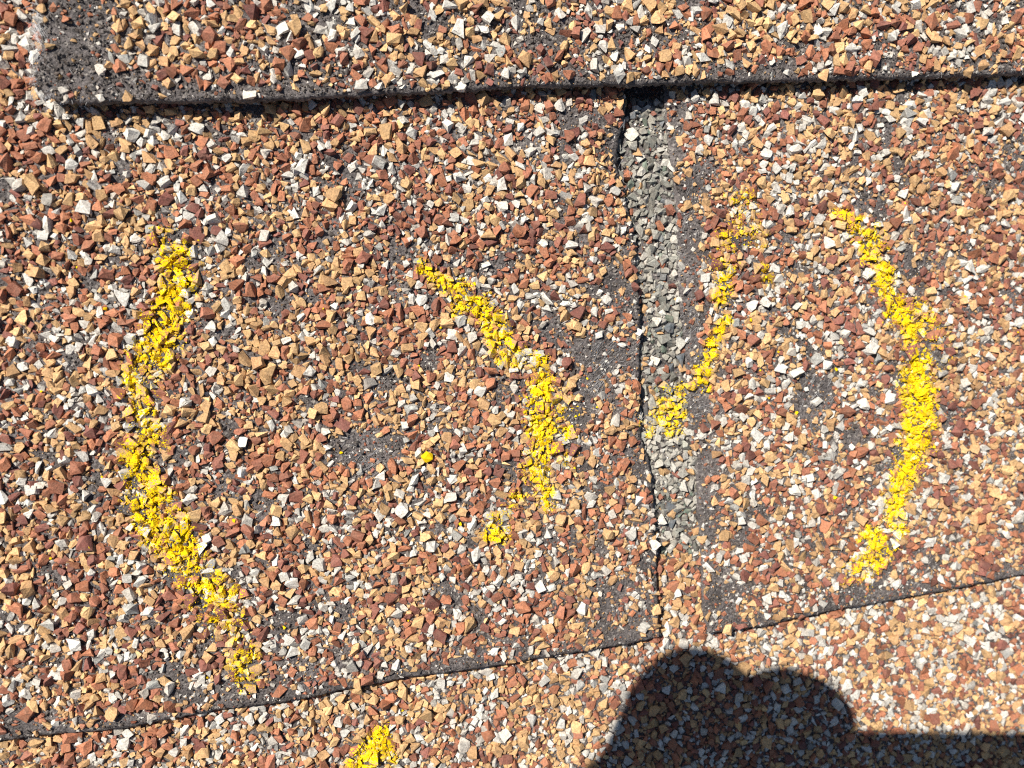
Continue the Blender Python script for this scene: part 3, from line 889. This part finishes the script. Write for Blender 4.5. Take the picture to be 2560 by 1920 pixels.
# loose crumbs lying apart from the lines
def crumb(px, py, s, label, group, seed):
    w = W(px, py, Z_MID)
    iy, ix = cell(w.x, w.y)
    V, F = rock(26 if s > .0006 else 14, seed)
    z = ZT[iy, ix] + s * .35
    V = V * np.array((s, s * .92, s * .7))
    o = link('chalk_crumb', tri_mesh('chalk_crumb', V, F, M_CHALK), None, (w.x, w.y, float(z)))
    o.rotation_euler = (0, 0, seed * 1.3)
    return tag(o, label, 'chalk crumb', group)


crumb(923, 985, 0.00105, 'largest round yellow chalk crumb, right of the bruise on the left tab', None, 3)
FLECKS = [(156, 477, 5), (344, 492, 5), (183, 558, 5), (168, 578, 4), (228, 667, 6), (92, 845, 4), (220, 1030, 4), (699, 667, 3), (1023, 613, 7), (952, 708, 5), (904, 790, 4), (1270, 818, 4), (737, 978, 6), (1620, 691, 6), (1884, 783, 6), (1721, 892, 7), (1800, 1074, 7), (1807, 798, 6), (2053, 1084, 4), (2195, 718, 4), (195, 1178, 5), (111, 1205, 4), (507, 1121, 6), (613, 1355, 6), (447, 1465, 5), (993, 1130, 6), (870, 1543, 4), (882, 1341, 4), (1823, 1373, 5), (1640, 800, 4), (1860, 560, 4), (1680, 760, 4), (1750, 960, 4), (1660, 860, 5), (1950, 440, 3), (2080, 640, 4), (250, 600, 3), (540, 800, 3), (430, 520, 4), (1240, 1010, 4), (1290, 880, 4)]
for i, (x, y, s) in enumerate(FLECKS):
    where = ('loose on the lowest course' if y > 1500 or (x, y) == (1823, 1373) else 'loose on the right tab, apart from the chalk arcs' if x > 1500 else
             'loose left of the long chalk arc' if x < 300 else 'loose on the left tab between the chalk arc and curve' if x < 900 else 'loose beside the shorter chalk curve')
    crumb(x, y, s * 0.000055, 'tiny yellow chalk crumb ' + where, 'chalk crumbs ' + where, 20 + i)
print('chalk', round(time.time() - T0, 1))

# ------------------------------------------------------------------ the phone that takes the picture and the hand that holds it
# (out of frame behind the lens; they throw the shadow at lower right)
def cam_pt(r, u, f): return C + RT * r + UP * u + FW * f


def shadow_pt(px, py, f):
    """the point whose shadow falls on the picture point, at depth f in front of the lens plane"""
    g = W(px, py, 0.0005)
    t = (f - (g - C).dot(FW)) / SUN.dot(FW)
    return g + SUN * t


edge = shadow_pt(1960, 1576, -0.004)
top_u = (edge - C).dot(UP)
print('phone top above lens', round(top_u, 4), 'elev', round(math.degrees(elev), 1))
ph = link('smartphone', None, None, cam_pt(0, 0, -0.010))
tag(ph, 'smartphone held flat over the roof, its straight long edge shadowed at lower right', 'phone')
PB = ph.location.copy()


def cam_box(name, r0, r1, u0, u1, f0, f1, bev, mat, parent, seg=4):
    bm = bmesh.new()
    bmesh.ops.create_cube(bm, size=1)
    bmesh.ops.scale(bm, vec=(r1 - r0, u1 - u0, f1 - f0), verts=bm.verts)
    if bev:
        vert = [e for e in bm.edges if abs(e.verts[0].co.z - e.verts[1].co.z) > 1e-6]
        bmesh.ops.bevel(bm, geom=vert, offset=bev, segments=6, affect='EDGES', profile=.5)
        rim = [e for e in bm.edges if abs(e.verts[0].co.z - e.verts[1].co.z) < 1e-6 and len(e.link_faces) == 2 and abs(e.link_faces[0].normal.z - e.link_faces[1].normal.z) > .5]
        bmesh.ops.bevel(bm, geom=rim, offset=min(bev, (f1 - f0)) * .3, segments=3, affect='EDGES', profile=.5)
    c = cam_pt((r0 + r1) / 2, (u0 + u1) / 2, (f0 + f1) / 2) - PB
    Mx = Matrix(((RT.x, UP.x, FW.x, c.x), (RT.y, UP.y, FW.y, c.y), (RT.z, UP.z, FW.z, c.z), (0, 0, 0, 1)))
    bm.transform(Mx)
    bmesh.ops.recalc_face_normals(bm, faces=bm.faces)
    m = bpy.data.meshes.new(name); bm.to_mesh(m); bm.free()
    m.materials.append(mat)
    return link(name, m, parent)


M_PHONE = plain('dark_phone_shell', (0.03, 0.032, 0.036), 0.35, 0.5)
M_GLASS = plain('phone_glass', (0.012, 0.012, 0.014), 0.08, 0.5)
M_METAL = plain('lens_ring', (0.25, 0.25, 0.26), 0.3, 0.5, metallic=1.0)
body = cam_box('body', -0.040, 0.142, top_u - 0.074, top_u, -0.0105, -0.0025, 0.009, M_PHONE, ph)
cam_box('screen', -0.0375, 0.1395, top_u - 0.0715, top_u - 0.0025, -0.0112, -0.0106, 0.007, M_GLASS, ph)
bump = cam_box('camera_bump', -0.009, 0.026, -0.008, top_u - 0.003 if top_u > .012 else 0.006, -0.0024, -0.0012, 0.004, M_PHONE, ph)


def ring(name, r, u, rad, f0, f1, mat, parent):
    bm = bmesh.new()
    bmesh.ops.create_cone(bm, cap_ends=True, segments=32, radius1=rad, radius2=rad * .92, depth=abs(f1 - f0))
    c = cam_pt(r, u, (f0 + f1) / 2) - PB
    bm.transform(Matrix(((RT.x, UP.x, FW.x, c.x), (RT.y, UP.y, FW.y, c.y), (RT.z, UP.z, FW.z, c.z), (0, 0, 0, 1))))
    bmesh.ops.recalc_face_normals(bm, faces=bm.faces)
    m = bpy.data.meshes.new(name); bm.to_mesh(m); bm.free(); m.materials.append(mat)
    return link(name, m, parent)


ring('lens', 0, 0, 0.0042, -0.0011, -0.0004, M_METAL, bump)
ring('lens', 0.013, 0, 0.0042, -0.0011, -0.0004, M_METAL, bump)
cam_box('side_button', 0.05, 0.066, top_u + 0.00002, top_u + 0.0009, -0.0078, -0.0056, 0, M_METAL, ph)

K = 2212 / 2560.0


def hp(x, y, f): return shadow_pt(x * K, y * K, f)


joints, edges_, rads = [], [], []


def chain(start, pts):
    prev = start
    for (x, y, f, r) in pts:
        joints.append(hp(x, y, f)); rads.append(r)
        if prev is not None: edges_.append((prev, len(joints) - 1))
        prev = len(joints) - 1
    return prev


wrist = chain(None, [(1500, 2520, -0.016, (0.026, 0.020))])
palm = chain(wrist, [(1590, 2300, -0.012, (0.028, 0.016)), (1680, 2110, -0.009, (0.024, 0.013))])
heel = palm - 1
arm = chain(wrist, [(1420, 2850, -0.028, (0.029, 0.026)), (1280, 3500, -0.050, (0.036, 0.034)), (1100, 4300, -0.080, (0.042, 0.042))])
chain(palm, [(1675, 1925, -0.004, (0.0115, 0.0115)), (1708, 1808, 0.0, (0.0115, 0.0115)), (1768, 1712, 0.004, (0.0118, 0.0118)), (1845, 1785, 0.0055, (0.0084, 0.0084)), (1892, 1788, 0.0055, (0.0080, 0.0080)), (1975, 1772, 0.0052, (0.0105, 0.0105)), (2045, 1798, 0.005, (0.0102, 0.0102)), (2065, 1850, 0.005, (0.0080, 0.0080))])
chain(palm, [(1650, 2010, -0.002, (0.0105, 0.0105)), (1770, 1915, 0.0060, (0.0084, 0.0084)), (1900, 1935, 0.0062, (0.0076, 0.0076)), (2040, 1945, 0.0055, (0.0070, 0.0070))])
chain(palm, [(1660, 2130, -0.002, (0.0100, 0.0100)), (1790, 2080, 0.0060, (0.0080, 0.0080)), (1910, 2095, 0.0062, (0.0072, 0.0072)), (2030, 2105, 0.0055, (0.0066, 0.0066))])
chain(heel, [(1660, 2260, -0.002, (0.0090, 0.0090)), (1790, 2240, 0.0058, (0.0070, 0.0070)), (1890, 2255, 0.0060, (0.0062, 0.0062)), (1970, 2265, 0.0055, (0.0056, 0.0056))])
chain(heel, [(1640, 2230, -0.022, (0.0125, 0.0125)), (1790, 2110, -0.021, (0.0100, 0.0100)), (1930, 2040, -0.0195, (0.0088, 0.0088)), (2020, 2010, -0.0185, (0.0070, 0.0070))])
hb = joints[wrist].copy()
hm = bpy.data.meshes.new('person')
hm.from_pydata([tuple(j - hb) for j in joints], edges_, [])
M_SKIN = plain('skin', (0.46, 0.27, 0.19), 0.55, 0.4, scale=120, var=0.1)
hm.materials.append(M_SKIN)
ho = link('person', hm, None, hb)
tag(ho, 'hand gripping the phone, thrown as the knuckled shadow at lower right', 'person')
ho.modifiers.new('skin', 'SKIN').use_smooth_shade = True
for i, sv in enumerate(hm.skin_vertices[0].data):
    sv.radius = rads[i]
hm.skin_vertices[0].data[wrist].use_root = True
sub = ho.modifiers.new('subdivision', 'SUBSURF'); sub.levels = 2; sub.render_levels = 2
# sleeve round the forearm
a0, a1 = joints[arm - 2] + (joints[arm - 1] - joints[arm - 2]) * .35, joints[arm] + (joints[arm] - joints[arm - 1]) * .1
bm = bmesh.new()
ax = (a1 - a0); Lax = ax.length
bmesh.ops.create_cone(bm, cap_ends=False, segments=40, radius1=0.040, radius2=0.052, depth=Lax)
bmesh.ops.subdivide_edges(bm, edges=[e for e in bm.edges if abs(e.verts[0].co.z - e.verts[1].co.z) > 1e-4], cuts=14)
for v in bm.verts:
    k = 1 + 0.05 * math.sin(v.co.z * 260 + math.atan2(v.co.y, v.co.x) * 2) + 0.03 * math.sin(v.co.z * 470)
    v.co.x *= k; v.co.y *= k
bm.transform(ax.to_track_quat('Z', 'Y').to_matrix().to_4x4())
for v in bm.verts: v.co += (a0 + a1) / 2 - hb
sm = bpy.data.meshes.new('sleeve'); bm.to_mesh(sm); bm.free()
sm.materials.append(plain('sleeve_cloth', (0.06, 0.08, 0.12), 0.9, 0.2, scale=900))
for p_ in sm.polygons: p_.use_smooth = True
slv = link('sleeve', sm, ho)
sd = slv.modifiers.new('thickness', 'SOLIDIFY'); sd.thickness = 0.0015
print('done', round(time.time() - T0, 1), 'tris', sum(len(o.data.polygons) for o in scene.objects if o.type == 'MESH'))
